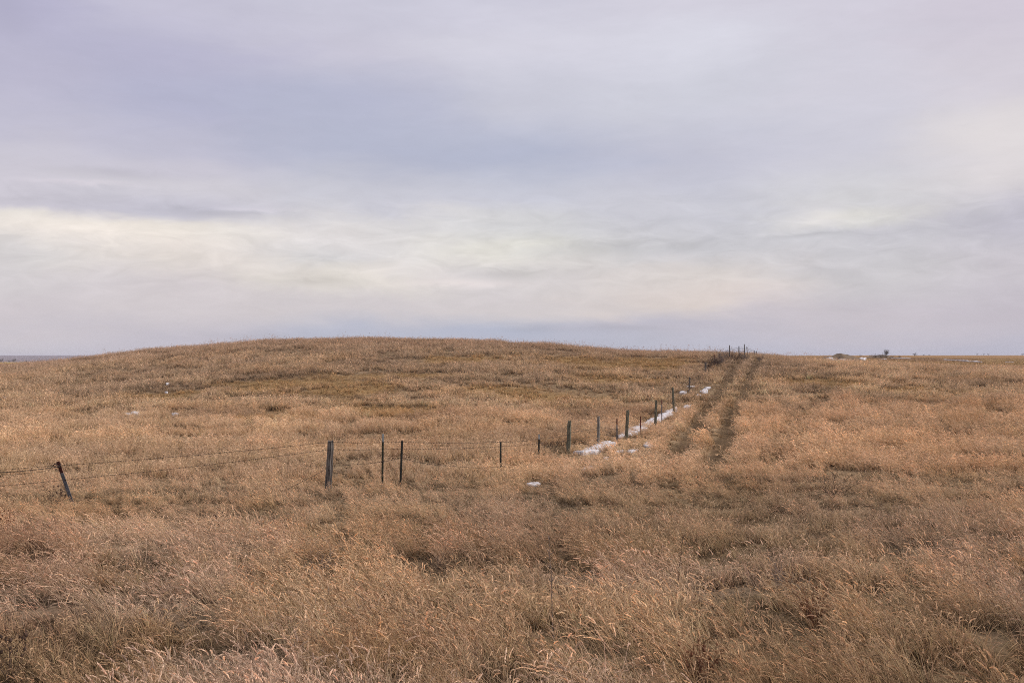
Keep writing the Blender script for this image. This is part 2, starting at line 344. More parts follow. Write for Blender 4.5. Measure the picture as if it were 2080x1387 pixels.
def tuft(rng, n, rad, h, hvar, lean, leanvar, bend, yawvar, width, plumes=0, plume_len=.12, S=5, fringe=14, hair=.02, droop=1.5, spread=0.0, stemw=.5, fold=.25):
    """one tussock; blades lean towards -X. returns verts, quads/tris, vertex shade"""
    V = []; Fc = []; Cc = []
    nb = n+plumes
    for i in range(nb):
        isp = i >= n
        if i % 4 == 0 or i == n:            # stems stand in small strands that share a root and a lean
            rr = rad*math.sqrt(rng.random()); ra = rng.random()*2*math.pi; gyaw = rng.normal()*yawvar; glean = rng.normal()*leanvar; gtone = .8+.4*rng.random()
        root = np.array((rr*math.cos(ra)+rng.normal()*.006, rr*math.sin(ra)+rng.normal()*.006, -.03))
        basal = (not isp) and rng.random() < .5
        hl = h*(1-hvar*rng.random())*(1.12 if isp else (.66 if basal else 1.0))
        yaw = math.pi+gyaw+rng.normal()*.22
        if spread and rng.random() < spread: yaw = ra
        th0 = max(0.02, lean+glean+rng.normal()*.07)
        bd = bend*(.4+1.2*rng.random())
        k0 = rng.random()
        kink = (not isp) and rng.random() < fold
        kt = .35+.45*rng.random()
        ns = S+(1 if isp else 0)
        p = root.copy(); pts = [p.copy()]; tang = []
        for k in range(ns):
            t = (k+1)/ns
            th = th0+bd*t**1.6+(rng.normal()*.06)
            if kink and t > kt: th += 1.0+.6*k0
            th = min(th, 2.2)
            d = np.array((math.sin(th)*math.cos(yaw), math.sin(th)*math.sin(yaw), math.cos(th)))
            yaw += rng.normal()*.12
            p = p+d*hl/ns; 
            if p[2] < .01: p[2] = .01
            pts.append(p.copy()); tang.append(d)
        tang.append(tang[-1])
        fa = rng.random()*math.pi
        side0 = np.array((math.cos(fa), math.sin(fa), 0))
        w = width*(.6+.8*rng.random())*(stemw if isp else 1)
        g = (.66+.50*rng.random())*gtone
        if basal: g *= .18  # dead basal leaves, darkened further as painted occlusion between the stems
        elif rng.random() < .12: g *= .6
        else: g *= 1.16
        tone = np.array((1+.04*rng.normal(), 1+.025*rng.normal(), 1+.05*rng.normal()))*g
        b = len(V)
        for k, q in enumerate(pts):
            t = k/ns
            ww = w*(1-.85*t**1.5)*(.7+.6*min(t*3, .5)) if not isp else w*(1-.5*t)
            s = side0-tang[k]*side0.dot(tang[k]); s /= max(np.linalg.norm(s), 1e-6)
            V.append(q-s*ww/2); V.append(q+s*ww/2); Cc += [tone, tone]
        for k in range(ns):
            Fc.append((b+2*k, b+2*k+1, b+2*k+3, b+2*k+2))
        if isp:
            # a feathery nodding head carried on past the stem tip
            pc = np.array((1.40, 1.42, 1.50))*(.58+.55*rng.random())*gtone
            L = plume_len*(.7+.6*rng.random()); m = 5
            th = math.acos(np.clip(tang[-1][2], -1, 1)); dr = droop*(.2+1.1*rng.random())
            yw = math.atan2(tang[-1][1], tang[-1][0])+rng.normal()*.9
            q = pts[-1].copy(); axis = [q.copy()]; ad = []
            for k in range(m):
                a = min(th+dr*((k+1)/m)**1.3, 2.7)
                d = np.array((math.sin(a)*math.cos(yw), math.sin(a)*math.sin(yw), math.cos(a)))
                q = q+d*L/m; axis.append(q.copy()); ad.append(d)
            for k in range(fringe):
                f = (k+.5)/fringe*(m-.01); j = int(f); q = axis[j]+(axis[j+1]-axis[j])*(f-j); d = ad[j]
                a = rng.random()*2*math.pi; s = np.array((math.cos(a), math.sin(a), .3*rng.normal()))
                s -= d*s.dot(d); s /= np.linalg.norm(s)
                hl2 = hair*(.7+.7*rng.random())*(1.25-.6*f/m)
                dd = d*.93+s*.36; tip = q+dd*hl2
                e = np.cross(dd, s+.3*d); e /= max(np.linalg.norm(e), 1e-6); hw = hair*.20*(.8+.5*rng.random())
                b = len(V); V += [q-e*hw, q+e*hw, tip]; Cc += [pc, pc, pc]; Fc.append((b, b+1, b+2))
    return V, Fc, Cc
def tuft_set(label, count, seed, **kw):
    coll = bpy.data.collections.new(label)
    for i in range(count):
        rng = np.random.default_rng(seed*100+i)
        V, Fc, Cc = tuft(rng, **kw)
        o = mesh_obj('grass_tuft', V, Fc, M['grass'], link=False)
        c = o.data.color_attributes.new('shade', 'FLOAT_COLOR', 'POINT')
        c.data.foreach_set('color', np.hstack([np.array(Cc), np.ones((len(Cc), 1))]).astype(np.float32).ravel())
        coll.objects.link(o)
    return coll
SETS = {
 'plume_near': tuft_set('plume_near', 10, 1, n=58, rad=.10, h=.64, hvar=.6, lean=.62, leanvar=.20, bend=.25, yawvar=.45, width=.0055, plumes=18, plume_len=.105, S=5, fringe=24, hair=.024, droop=.7),
 'bunch_near': tuft_set('bunch_near', 8, 2, n=64, rad=.085, h=.50, hvar=.5, lean=.24, leanvar=.2, bend=.7, yawvar=1.2, width=.0062, plumes=5, plume_len=.09, S=5, fringe=14, hair=.022, spread=.3),
 'mat_near': tuft_set('mat_near', 6, 3, n=50, rad=.22, h=.42, hvar=.6, lean=1.15, leanvar=.25, bend=.5, yawvar=.9, width=.006, S=5, spread=.25, fold=.1),
 'plume_mid': tuft_set('plume_mid', 6, 4, n=46, rad=.13, h=.58, hvar=.5, lean=.50, leanvar=.18, bend=.4, yawvar=.6, width=.0105, plumes=15, plume_len=.12, S=4, fringe=10, hair=.035, droop=1.0),
 'bunch_mid': tuft_set('bunch_mid', 8, 5, n=52, rad=.085, h=.52, hvar=.5, lean=.20, leanvar=.14, bend=.38, yawvar=1.6, width=.0115, plumes=7, plume_len=.09, S=4, fringe=7, hair=.03, spread=.35),
 'mat_mid': tuft_set('mat_mid', 5, 6, n=56, rad=.30, h=.42, hvar=.6, lean=1.1, leanvar=.25, bend=.5, yawvar=1.0, width=.008, S=4, spread=.3, fold=.1),
 'short_turf': tuft_set('short_turf', 5, 7, n=60, rad=.26, h=.17, hvar=.6, lean=.35, leanvar=.3, bend=.7, yawvar=2.5, width=.007, S=3, fold=.1),
 'bunch_far': tuft_set('bunch_far', 8, 8, n=50, rad=.17, h=.52, hvar=.5, lean=.16, leanvar=.17, bend=.5, yawvar=1.8, width=.019, plumes=4, plume_len=.1, S=3, fringe=5, hair=.05, spread=.4),
 'stalks': tuft_set('stalks', 5, 9, n=6, rad=.25, h=.72, hvar=.5, lean=.12, leanvar=.14, bend=.35, yawvar=2, width=.010, plumes=5, plume_len=.12, S=3, fringe=6, hair=.045, droop=.7),
 'wiry': tuft_set('wiry', 5, 10, n=40, rad=.14, h=.42, hvar=.6, lean=.5, leanvar=.35, bend=.9, yawvar=3, width=.0035, S=5, fold=.6),
}
def gn_instancer(coll):
    ng = bpy.data.node_groups.new('scatter_'+coll.name, 'GeometryNodeTree')
    ng.interface.new_socket('Geometry', in_out='INPUT', socket_type='NodeSocketGeometry')
    ng.interface.new_socket('Geometry', in_out='OUTPUT', socket_type='NodeSocketGeometry')
    N = ng.nodes.new; L = ng.links.new
    gi = N('NodeGroupInput'); go = N('NodeGroupOutput')
    ci = N('GeometryNodeCollectionInfo'); ci.inputs['Collection'].default_value = coll
    ci.inputs['Separate Children'].default_value = True; ci.inputs['Reset Children'].default_value = True
    ip = N('GeometryNodeInstanceOnPoints'); ip.inputs['Pick Instance'].default_value = True
    def na(name, typ):
        a = N('GeometryNodeInputNamedAttribute'); a.data_type = typ; a.inputs['Name'].default_value = name
        return a.outputs['Attribute']
    L(gi.outputs[0], ip.inputs['Points']); L(ci.outputs[0], ip.inputs['Instance'])
    L(na('idx', 'INT'), ip.inputs['Instance Index'])
    er = N('FunctionNodeEulerToRotation'); L(na('rot', 'FLOAT_VECTOR'), er.inputs[0]); L(er.outputs[0], ip.inputs['Rotation'])
    L(na('scl', 'FLOAT_VECTOR'), ip.inputs['Scale'])
    L(ip.outputs[0], go.inputs[0])
    return ng
NTUFT = 0
def scatter(setname, objname, X, Y, yaw, tilt, scale, C, label):
    global NTUFT
    coll = SETS[setname]; n = len(X); NTUFT += n
    if n == 0: return
    me = bpy.data.meshes.new(objname)
    me.vertices.add(n)
    me.vertices.foreach_set('co', np.stack([X, Y, hz(X, Y)-rutmask(X, Y)*.1], -1).astype(np.float32).ravel())
    def att(name, typ, data, key):
        a = me.attributes.new(name, typ, 'POINT'); a.data.foreach_set(key, data.ravel())
    att('idx', 'INT', RNG.integers(0, len(coll.objects), n).astype(np.int32), 'value')
    att('rot', 'FLOAT_VECTOR', np.stack([RNG.normal(0, .08, n), -tilt, yaw], -1).astype(np.float32), 'vector')
    sx = scale*RNG.uniform(.9, 1.15, n)
    att('scl', 'FLOAT_VECTOR', np.stack([sx, sx, scale], -1).astype(np.float32), 'vector')
    att('tint', 'FLOAT_COLOR', np.hstack([C, np.ones((n, 1))]).astype(np.float32), 'color')
    o = bpy.data.objects.new(objname, me); COL.objects.link(o)
    md = o.modifiers.new('scatter', 'NODES'); md.node_group = gn_instancer(coll)
    prop(o, label, 'grass', kind='stuff')
    return o
def wedge(y0, y1, dens, margin=330):
    """random points in the viewed wedge of land between two depths"""
    n = int(dens*(2080+2*margin)/F*(y1*y1-y0*y0)/2)
    Y = np.sqrt(RNG.uniform(y0*y0, y1*y1, n)); u = RNG.uniform(-margin, 2080+margin, n)
    return (u-1040)/F*Y, Y
def hollowmask(X, Y):
    v = np.zeros(np.shape(X)); w = (fbm(X/.35, Y/.35, 15, 2)-.5)*.8
    for x, y, r in HOL:
        v = np.maximum(v, 1-sstep(.6, 1.1, np.hypot((X-x)/(r*1.4), (Y-y)/(r*1.2))+w))
    return v
def windyaw(X, Y):
    return -.12+(fbm(X/5, Y/5, 101, 2)-.5)*1.3+(fbm(X/1.2, Y/1.2, 105, 2)-.5)*.8
def build_grass():
    def prep(X, Y, patchy=.40, ps=.8):
        on, fr = snowmask(X, Y); rm = rutmask(X, Y); hm = hollowmask(X, Y)
        cl = fbm(X/ps, Y/ps, 111, 2)
        return on, fr, rm, hm, cl
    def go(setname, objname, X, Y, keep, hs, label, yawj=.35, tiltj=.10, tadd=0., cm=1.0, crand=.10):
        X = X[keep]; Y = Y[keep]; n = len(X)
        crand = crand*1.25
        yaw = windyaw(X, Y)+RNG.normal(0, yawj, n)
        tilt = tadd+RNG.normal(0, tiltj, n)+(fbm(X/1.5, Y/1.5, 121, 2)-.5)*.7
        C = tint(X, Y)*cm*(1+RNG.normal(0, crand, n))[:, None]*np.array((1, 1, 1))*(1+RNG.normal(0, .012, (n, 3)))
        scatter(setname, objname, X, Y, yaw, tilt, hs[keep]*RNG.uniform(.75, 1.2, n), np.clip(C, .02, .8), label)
    # --- near: 3 to 27 m
    X, Y = wedge(3.0, 27, 30); on, fr, rm, hm, cl = prep(X, Y)
    ok = (RNG.random(len(X)) < sstep(.32, .58, cl)*.74+.26) & (RNG.random(len(X)) > hm*1.05) & (on < .5) & (fr < .5)
    hh0 = 1-.30*np.exp(-((X+8.2)/3.0)**2-((Y-20.8)/2.6)**2)-.12*sstep(17, 22, Y)
    kind = fbm(X/2.4, Y/2.4, 131, 3)+RNG.normal(0, .09, len(X))
    hh = (.46+.32*fbm(X/3.3, Y/3.3, 141, 3)+.36*sstep(.25, .75, cl))*(1-.22*sstep(11, 20, Y))*hh0
    go('plume_near', 'tall_feathery_grass', X, Y, ok & (kind > .47), hh, 'tall feathery dry grass with pale nodding heads filling the foreground')
    go('bunch_near', 'leafy_dry_grass', X, Y, ok & (kind <= .47), hh*1.0, 'leafy tan dry grass in clumps across the foreground', tadd=.05)
    X, Y = wedge(3.0, 27, 13); on, fr, rm, hm, cl = prep(X, Y)
    go('mat_near', 'matted_dead_grass', X, Y, (on < .5), np.full(len(X), .9), 'matted flattened dead grass lying under the tall foreground stems', cm=.38, yawj=.9)  # dead litter tone, lowered further to paint shade into the gaps
    X, Y = wedge(3.0, 30, 3.0); on, fr, rm, hm, cl = prep(X, Y)
    wk = (fbm(X/1.6, Y/1.6, 151, 3) > .61) & (on < .5) & (fr < .5)
    go('wiry', 'wiry_dead_forbs', X, Y, wk, np.full(len(X), 1.05), 'wiry greyish brown dead forbs scattered through the foreground grass', cm=np.array((.50, .44, .42)), yawj=3)
    # --- middle: 27 to 58 m
    X, Y = wedge(27, 58, 19); on, fr, rm, hm, cl = prep(X, Y, ps=1.3)
    left = (1-sstep(-.02, .10, X/Y-.03+(36-Y)*.002))
    ok = (RNG.random(len(X)) < sstep(.30, .48, cl)*.88+.12) & (RNG.random(len(X)) > hm) & (RNG.random(len(X)) > on*.6) & (fr < .5) & (RNG.random(len(X)) > rm*1.10)
    kind = fbm(X/3.4, Y/3.4, 161, 3)+RNG.normal(0, .1, len(X))+(.22-.40*left)
    hh = (.34+.30*fbm(X/3.6, Y/3.6, 171, 3)+.58*sstep(.25, .75, cl))*(1-.45*patch(X, Y, GOLD, 71))
    fenc, _ = polyd(X, Y, FENCE_LINE)
    hh = hh*(1-.35*(1-sstep(.3, 1.3, fenc))*(Y > 33))*(1-.18*(1-sstep(30, 36, Y)))
    go('plume_mid', 'windblown_grass', X, Y, ok & (kind > .5), hh, 'windblown tan grass leaning left across the middle of the field')
    go('bunch_mid', 'upright_bunchgrass', X, Y, ok & (kind <= .5), hh, 'upright golden bunchgrass across the valley floor', yawj=1.0)
    X, Y = wedge(27, 62, 7); on, fr, rm, hm, cl = prep(X, Y)
    go('mat_mid', 'flattened_valley_grass', X, Y, (RNG.random(len(X)) > on*.9) & (RNG.random(len(X)) > fr*.8), .8-.42*fr-.30*np.minimum(rm, 1), 'flattened brown grass lying between the valley tussocks', cm=.55, yawj=1.0)  # litter tone also carries painted shade between the tussocks
    # --- slope: 58 to 135 m
    X, Y = wedge(58, 132, 12, 200); on, fr, rm, hm, cl = prep(X, Y, ps=2.0)
    gold = patch(X, Y, GOLD, 71); dk = patch(X, Y, DARKP, 77)
    ok = (RNG.random(len(X)) < sstep(.27, .47, cl)*.85+.15) & (on < .5) & (fr < .5) & (RNG.random(len(X)) > rm*1.06) & (RNG.random(len(X)) > gold*.80) & (RNG.random(len(X)) > dk*.25)
    hh = (.36+.36*fbm(X/4.5, Y/4.5, 181, 3)+.55*sstep(.25, .75, cl))*(1-.4*gold)
    go('bunch_far', 'hillside_grass', X, Y, ok, hh, 'brown bunchgrass covering the low hill and the slope by the ruts', yawj=1.5, crand=.16)
    X, Y = wedge(56, 130, 4.5, 200); on, fr, rm, hm, cl = prep(X, Y)
    go('short_turf', 'short_hillside_turf', X, Y, (on < .5), 1.0+.6*RNG.random(len(X)), 'short golden brown turf between the hillside tussocks', cm=.85, yawj=3)
    # --- skyline stalks
    X, Y = wedge(92, 128, .42, 150)
    go('stalks', 'skyline_stalks', X, Y, fbm(X/8, Y/8, 191, 3) > .44, .75+.6*RNG.random(len(X)), 'sparse taller dead stalks standing along the crest of the hill', yawj=3, cm=np.array((.75, .68, .66)))
    # --- beyond the crest, right-hand plain
    n = 26000
    Y = np.exp(RNG.uniform(math.log(128), math.log(420), n)); u = RNG.uniform(1380, 2400, n); X = (u-1040)/F*Y
    go('bunch_far', 'plain_grass', X, Y, fbm(X/9, Y/20, 195, 3) > .36, .20+.22*RNG.random(n), 'brown grass on the far flat plain at right', yawj=3, crand=.2)
    n = 5000
    Y = RNG.uniform(125, 330, n); u = RNG.uniform(-300, 420, n); X = (u-1040)/F*Y
    go('bunch_far', 'left_plain_grass', X, Y, Y > 0, .32+.25*RNG.random(n), 'golden grass on the field beyond the left shoulder of the hill', yawj=3, crand=.15)

# ------------------------------------------------------------------ fences
# (u, Y, top row, kind, width, lean in photograph pixels at the top)
POSTS_FRONT = [
 (-190, 21.0, 955, 'dark', .055, 0, 'dark steel post beyond the left edge'),
 (153, 22.4, 937, 'rusttop', .075, -35, 'grey steel post leaning left with a rusty red top'),
 (667, 24.2, 895, 'wood', .165, 5, 'thick weathered dark wooden post leaning right'),
 (777, 25.0, 881, 'paletop', .05, 1, 'tall dark steel post with pale grey top'),
 (813, 24.6, 895, 'dark', .052, 4, 'black steel post leaning slightly right'),
 (1017, 29.5, 897, 'dark', .052, 0, 'lone short black steel post'),
 (1094, 33.0, 882, 'whitetop', .055, 1, 'short dark steel post with whitish top'),
]
POSTS_SIDE = [
 (1154, 36.0, 854, 'greenwood', .15, 3, 'greenish grey wooden corner post'),
 (1215, 38.5, 845, 'palewood', .115, 1, 'slim silvery wooden post with reddish top'),
 (1253, 40.0, 850, 'redtop', .05, 0, 'pale steel post with a red top'),
 (1272, 41.5, 833, 'greenwood', .155, 3, 'thick wooden post standing in front of the snow drift'),
 (1301, 44.0, 845, 'red', .05, 0, 'thin red brown steel post'),
 (1330, 49.0, 813, 'greenwood', .145, 3, 'grey wooden post rising from the snow drift'),
 (1344, 51.5, 812, 'redtop', .05, 0, 'thin steel post with red top beside the drift'),
 (1369, 57.0, 787, 'greenwood', .13, -3, 'dark wooden post with a broken top'),
 (1399, 68.0, 766, 'wood', .12, 2, 'narrow dark post high on the slope'),
 (1433, 80.0, 735, 'wood', .15, 0, 'faint grey post near the hilltop'),
 (1451, 90.0, 719, 'red', .07, 0, None),
 (1461, 95.0, 717, 'red', .07, 0, None),
]
POSTS_TOP = [
 (1482, 98.0, 701, 'wood', .10, 0, 'tall dark post at the left end of the hilltop fence'),
 (1501, 100.0, 703, 'dark', .085, 0, None),
 (1513, 101.0, 699, 'wood', .10, -1, 'tallest post of the hilltop fence'),
 (1518, 103.0, 704, 'wood', .085, -1, None),
 (1532, 113.0, 712, 'dark', .08, 0, None),
 (1537, 117.0, 713, 'dark', .08, 0, None),
]
FENCE_LINE = [pt(p[0], p[1]) for p in POSTS_FRONT+POSTS_SIDE+POSTS_TOP]
def post_axis(p):
    u, Y, ytop, kind, w, lean, lab = p
    X = (u-1040)/F*Y; zb = float(hz(X, Y)); zt = EYE-(ytop-HOR)/F*Y
    dx = lean/F*Y
    return Vector((X, Y, zb)), Vector((X+dx, Y+.02, zt))
def at_height(p, row):
    """point of the post's axis seen at a photograph row"""
    b, t = post_axis(p); z = EYE-(row-HOR)/F*p[1]
    f = (z-b.z)/(t.z-b.z); return b.lerp(t, f)
def wood_post(o_parent, b, t, w, mat, seed, broken=.5):
    rng = random.Random(seed); n = 16; rings = 12
    ax = t-b; base = b-ax.normalized()*.35; V = []; Fc = []
    off = [rng.uniform(.80, 1.10) for _ in range(n)]
    for i in range(rings+1):
        f = i/rings; c = base.lerp(t, f)
        cx = rng.uniform(-.05, .05)*w
        for k in range(n):
            a = 2*math.pi*k/n; r = w/2*(1.04-.10*f)*off[k]*rng.uniform(.93, 1.06)
            top = 0
            if i == rings: top = rng.uniform(-.045, .03)*(broken*2)*(w/.15)
            if i == rings: r *= .9
            V.append(Vector((c.x+cx+r*math.cos(a), c.y+r*math.sin(a), c.z+top)))
    for i in range(rings):
        for k in range(n): Fc.append((i*n+k, i*n+(k+1) % n, (i+1)*n+(k+1) % n, (i+1)*n+k))
    V.append(Vector((t.x, t.y, t.z-.03))); c = len(V)-1
    for k in range(n): Fc.append((rings*n+k, rings*n+(k+1) % n, c))
    org = o_parent.location
    return mesh_obj('wooden_post', [v-org for v in V], Fc, mat, o_parent)
def tee(w, lip=.006):
    s = w/2
    return [(-s, 0), (s, 0), (s, lip), (lip/2, lip), (lip/2, w*.75), (-lip/2, w*.75), (-s*1.0, lip)][:7] if False else [(-s, -lip), (s, -lip), (s, lip), (lip, lip), (lip, w*.7), (-lip, w*.7), (-lip, lip), (-s, lip)]
def steel_post(o_parent, b, t, w, mat, seed, tip=None, tip_len=.2):
    ax = (t-b); L = ax.length; d = ax.normalized(); org = o_parent.location
    rot = random.Random(seed).uniform(-.35, .35)
    x = Vector((math.cos(rot), math.sin(rot), 0)); x = (x-d*x.dot(d)).normalized(); y = d.cross(x)
    m = MB(); prof = tee(w)
    join = t-d*tip_len if tip else t
    m.prism(prof, b-d*.4-org, join-org, x, y)
    k = .12
    while k < (join-b).length-.03:     # studs along the face
        p = b+d*k-org; m.prism([(-.008, -.016), (.008, -.016), (.008, -.005), (-.008, -.005)], p, p+d*.03, x, y); k += .095
    o = m.build('steel_post', mat, o_parent)
    if tip:
        m2 = MB(); m2.prism(prof, join-org, t-org, x, y)
        k = .02
        while k < tip_len-.04:
            p = join+d*k-org; m2.prism([(-.008, -.016), (.008, -.016), (.008, -.005), (-.008, -.005)], p, p+d*.03, x, y); k += .095
        m2.build('painted_tip', tip, o)
    return o
def clip_part(post, p, org, mat):
    m = MB(); q = p-org
    m.tube([q+Vector((-.035, -.02, -.01)), q+Vector((-.015, -.035, .02)), q+Vector((.02, -.035, -.015)), q+Vector((.035, .0, .01))], .014, 6)
    return m.build('wire_clip', mat, post)
def wire_part(parent, pts, rad=.0036, barb=.13, sag=.02, seed=0, name='barbed_wire'):
    rng = random.Random(seed); org = parent.location; m = MB()
    P = []
    for i in range(len(pts)-1):
        a, b = Vector(pts[i]), Vector(pts[i+1]); L = (b-a).length; k = max(4, int(L/.45))
        for j in range(k):
            f = j/k; q = a.lerp(b, f); q.z -= sag*4*f*(1-f)*min(1, L/4)
            q.z += rng.uniform(-.004, .004); q.x += rng.uniform(-.003, .003); P.append(q)
    P.append(Vector(pts[-1]))
    m.tube([p-org for p in P], rad, 4)
    if barb:
        acc = 0
        for i in range(len(P)-1):
            d = P[i+1]-P[i]; L = d.length; dn = d.normalized()
            s = acc
            while s < L:
                c = P[i]+dn*s-org
                up = Vector((rng.uniform(-.4, .4), rng.uniform(-.8, .8), 1)).normalized()
                m.tube([c-up*.014-dn*.008, c+up*.014+dn*.008], .0036, 3)
                m.tube([c-up*.012+dn*.010, c+up*.012-dn*.008], .0036, 3)
                s += barb*rng.uniform(.85, 1.15)
            acc = s-L
    return m.build(name, M['wire'], parent)
def add_posts(root, posts, seed):
    out = []
    for i, p in enumerate(posts):
        b, t = post_axis(p); k = p[3]; w = p[4]; s = seed+i
        if k in ('wood', 'greenwood', 'palewood'):
            o = wood_post(root, b, t, w, M[{'wood': 'old_wood', 'greenwood': 'green_wood', 'palewood': 'pale_wood'}[k]], s)
        elif k == 'dark': o = steel_post(root, b, t, w, M['steel_dark'], s)
        elif k == 'red': o = steel_post(root, b, t, w, M['red_steel'], s)
        elif k == 'rusttop': o = steel_post(root, b, t, w, M['steel_grey'], s, M['rust'], .27)
        elif k == 'paletop': o = steel_post(root, b, t, w, M['steel_olive'], s, M['steel_pale'], .20)
        elif k == 'whitetop': o = steel_post(root, b, t, w, M['steel_dark'], s, M['steel_pale'], .16)
        elif k == 'redtop': o = steel_post(root, b, t, w, M['steel_grey'], s, M['red_steel'], .25)
        if p[6]: o['label'] = p[6]
        out.append(o)
    return out
def rowpt(u, Y, row):
    return Vector(((u-1040)/F*Y, Y, EYE-(row-HOR)/F*Y))
def build_fences():
    P = POSTS_FRONT
    b, _ = post_axis(P[2])
    f1 = empty('wire_fence', b)
    prop(f1, 'old barbed wire fence on mismatched posts crossing the foreground grass', 'fence', 'barbed wire fence runs')
    o = add_posts(f1, P, 10)
    off = Vector((0, -.05, 0))
    def A(i, row): return at_height(P[i], row)+off*(1.6 if P[i][3] == 'wood' else .6)
    S0 = POSTS_SIDE[0]
    def B(i, row): return at_height(POSTS_SIDE[i], row)+off
    wire_part(f1, [A(0, 962), A(1, 945), A(2, 897), A(3, 898), A(4, 897), A(5, 897), A(6, 891), B(0, 882)], sag=.03, seed=1)
    wire_part(f1, [A(0, 1000), A(1, 974), A(2, 912), A(3, 912), A(4, 911), A(5, 906), A(6, 899), B(0, 893)], sag=.03, seed=2)
    wire_part(f1, [rowpt(585, 23.6, 992), rowpt(612, 23.7, 978), rowpt(640, 23.9, 964), rowpt(656, 24.0, 956), A(2, 945), A(3, 937), A(4, 929), rowpt(860, 25.6, 940), rowpt(920, 27, 946), A(5, 947), A(6, 925)], sag=.05, seed=3)
    # doubled and loose strands tied off left of the leaning post
    wire_part(f1, [A(0, 966), rowpt(40, 21.8, 957), A(1, 947)], rad=.007, sag=.02, seed=4, barb=.2)
    wire_part(f1, [rowpt(-60, 21.4, 1015), rowpt(-10, 21.6, 990), rowpt(30, 21.8, 963), rowpt(60, 22, 960), rowpt(85, 22.1, 958), A(1, 948)], rad=.0035, sag=.01, seed=5, barb=0, name='loose_wire')
    wire_part(f1, [A(1, 944)+Vector((-.12, 0, 0)), A(1, 943)+Vector((-.05, -.03, .03)), A(1, 946)+Vector((.03, -.03, -.02)), A(1, 942)+Vector((.06, 0, .02))], rad=.012, sag=0, seed=6, barb=0, name='wire_tie')
    # hanging loop from the second strand
    wire_part(f1, [rowpt(726, 24.7, 911), rowpt(726, 24.7, 906), rowpt(727, 24.7, 897)], rad=.003, sag=0, seed=7, barb=0, name='wire_stay')
    clip_part(o[3], at_height(P[3], 937), f1.location, M['wire'])
    clip_part(o[6], at_height(P[6], 911), f1.location, M['wire'])
    Q = POSTS_SIDE
    b, _ = post_axis(Q[0])
    f2 = empty('wire_fence', b)
    prop(f2, 'wire fence of wooden and steel posts running uphill beside the snow drift', 'fence', 'barbed wire fence runs')
    o = add_posts(f2, Q, 40)
    for k, fr in enumerate((.86, .60, .34)):
        pts = []
        for p in Q:
            bb, tt = post_axis(p); bb = Vector((bb.x, bb.y, min(bb.z, tt.z-1.05)))
            pts.append(Vector((bb.lerp(tt, fr).x+.05, bb.y-.06, tt.z-1.05*(1-fr))))
        wire_part(f2, pts, rad=.0040, sag=.03, seed=50+k, barb=.3)
    clip_part(o[2], at_height(Q[2], 872), f2.location, M['wire'])
    R = POSTS_TOP
    b, _ = post_axis(R[0])
    f3 = empty('wire_fence', b)
    prop(f3, 'cluster of thin fence posts and wires on the skyline above the ruts', 'fence', 'barbed wire fence runs')
    add_posts(f3, R, 70)
    for k, d in enumerate((3.0, 6.5, 10.5)):
        wire_part(f3, [at_height(Q[11], 718+k*1.5), at_height(R[0], 706+d*.9), at_height(R[1], 703+d*.9), at_height(R[2], 702.5+d), at_height(R[3], 703+d), at_height(R[4], 710.5+d*.6), at_height(R[5], 713.5+d*.5)], rad=.011, sag=.03, seed=80+k, barb=0)

# ------------------------------------------------------------------ snow
def snow_sheet(name, inside, thick, X0, Y0, hx, hy, cell, label, seed, group, lift, ragged=1.7):
    """thin ragged snow: grid cells where the depth field is positive, largest island only"""
    nx = int(2*hx/cell)+1; ny = int(2*hy/cell)+1
    gx = np.linspace(-hx, hx, nx); gy = np.linspace(-hy, hy, ny); GX, GY = np.meshgrid(gx, gy)
    AX, AY = GX+X0, GY+Y0
    rough = (fbm(AX/(cell*7), AY/(cell*7), seed, 4)-.5)
    D = inside(AX, AY)+rough*ragged
    z0 = float(hz(X0, Y0))
    Z = hz(AX, AY)-z0+lift+thick*np.clip(D, 0, .8)+(fbm(AX/(cell*2.2), AY/(cell*2.2), seed+5, 2)-.5)*thick*.5
    Z = np.where(D < .06, Z-lift*.7, Z)
    C = (D[:-1, :-1] > 0) & (D[1:, :-1] > 0) & (D[:-1, 1:] > 0) & (D[1:, 1:] > 0)
    lab = np.zeros(C.shape, int); best = (0, 0); cur = 0
    for i in range(C.shape[0]):
        for j in range(C.shape[1]):
            if C[i, j] and not lab[i, j]:
                cur += 1; st = [(i, j)]; lab[i, j] = cur; n = 0
                while st:
                    a, b = st.pop(); n += 1
                    for p, q in ((a+1, b), (a-1, b), (a, b+1), (a, b-1)):
                        if 0 <= p < C.shape[0] and 0 <= q < C.shape[1] and C[p, q] and not lab[p, q]: lab[p, q] = cur; st.append((p, q))
                if n > best[0]: best = (n, cur)
    V = []; Fc = []; ids = {}
    def vid(i, j):
        if (i, j) not in ids: ids[(i, j)] = len(V); V.append((GX[i, j], GY[i, j], Z[i, j]))
        return ids[(i, j)]
    for i, j in zip(*np.nonzero(lab == best[1])) if best[0] else ():
        Fc.append((vid(i, j), vid(i, j+1), vid(i+1, j+1), vid(i+1, j)))
    # a skirt down to the ground all round gives the sheet its thickness
    edges = {}
    for f in Fc:
        for k in range(4):
            e = (f[k], f[(k+1) % 4]); edges[e] = 1
    low = {}
    def lv(v):
        if v not in low: low[v] = len(V); V.append((V[v][0], V[v][1], V[v][2]-lift-.02))
        return low[v]
    for (a, b) in list(edges):
        if (b, a) not in edges: Fc.append((b, a, lv(a), lv(b)))
    o = mesh_obj(name, V, Fc, M['snow'], smooth=True); o.location = (X0, Y0, z0)
    prop(o, label, 'snow', group)
    return o
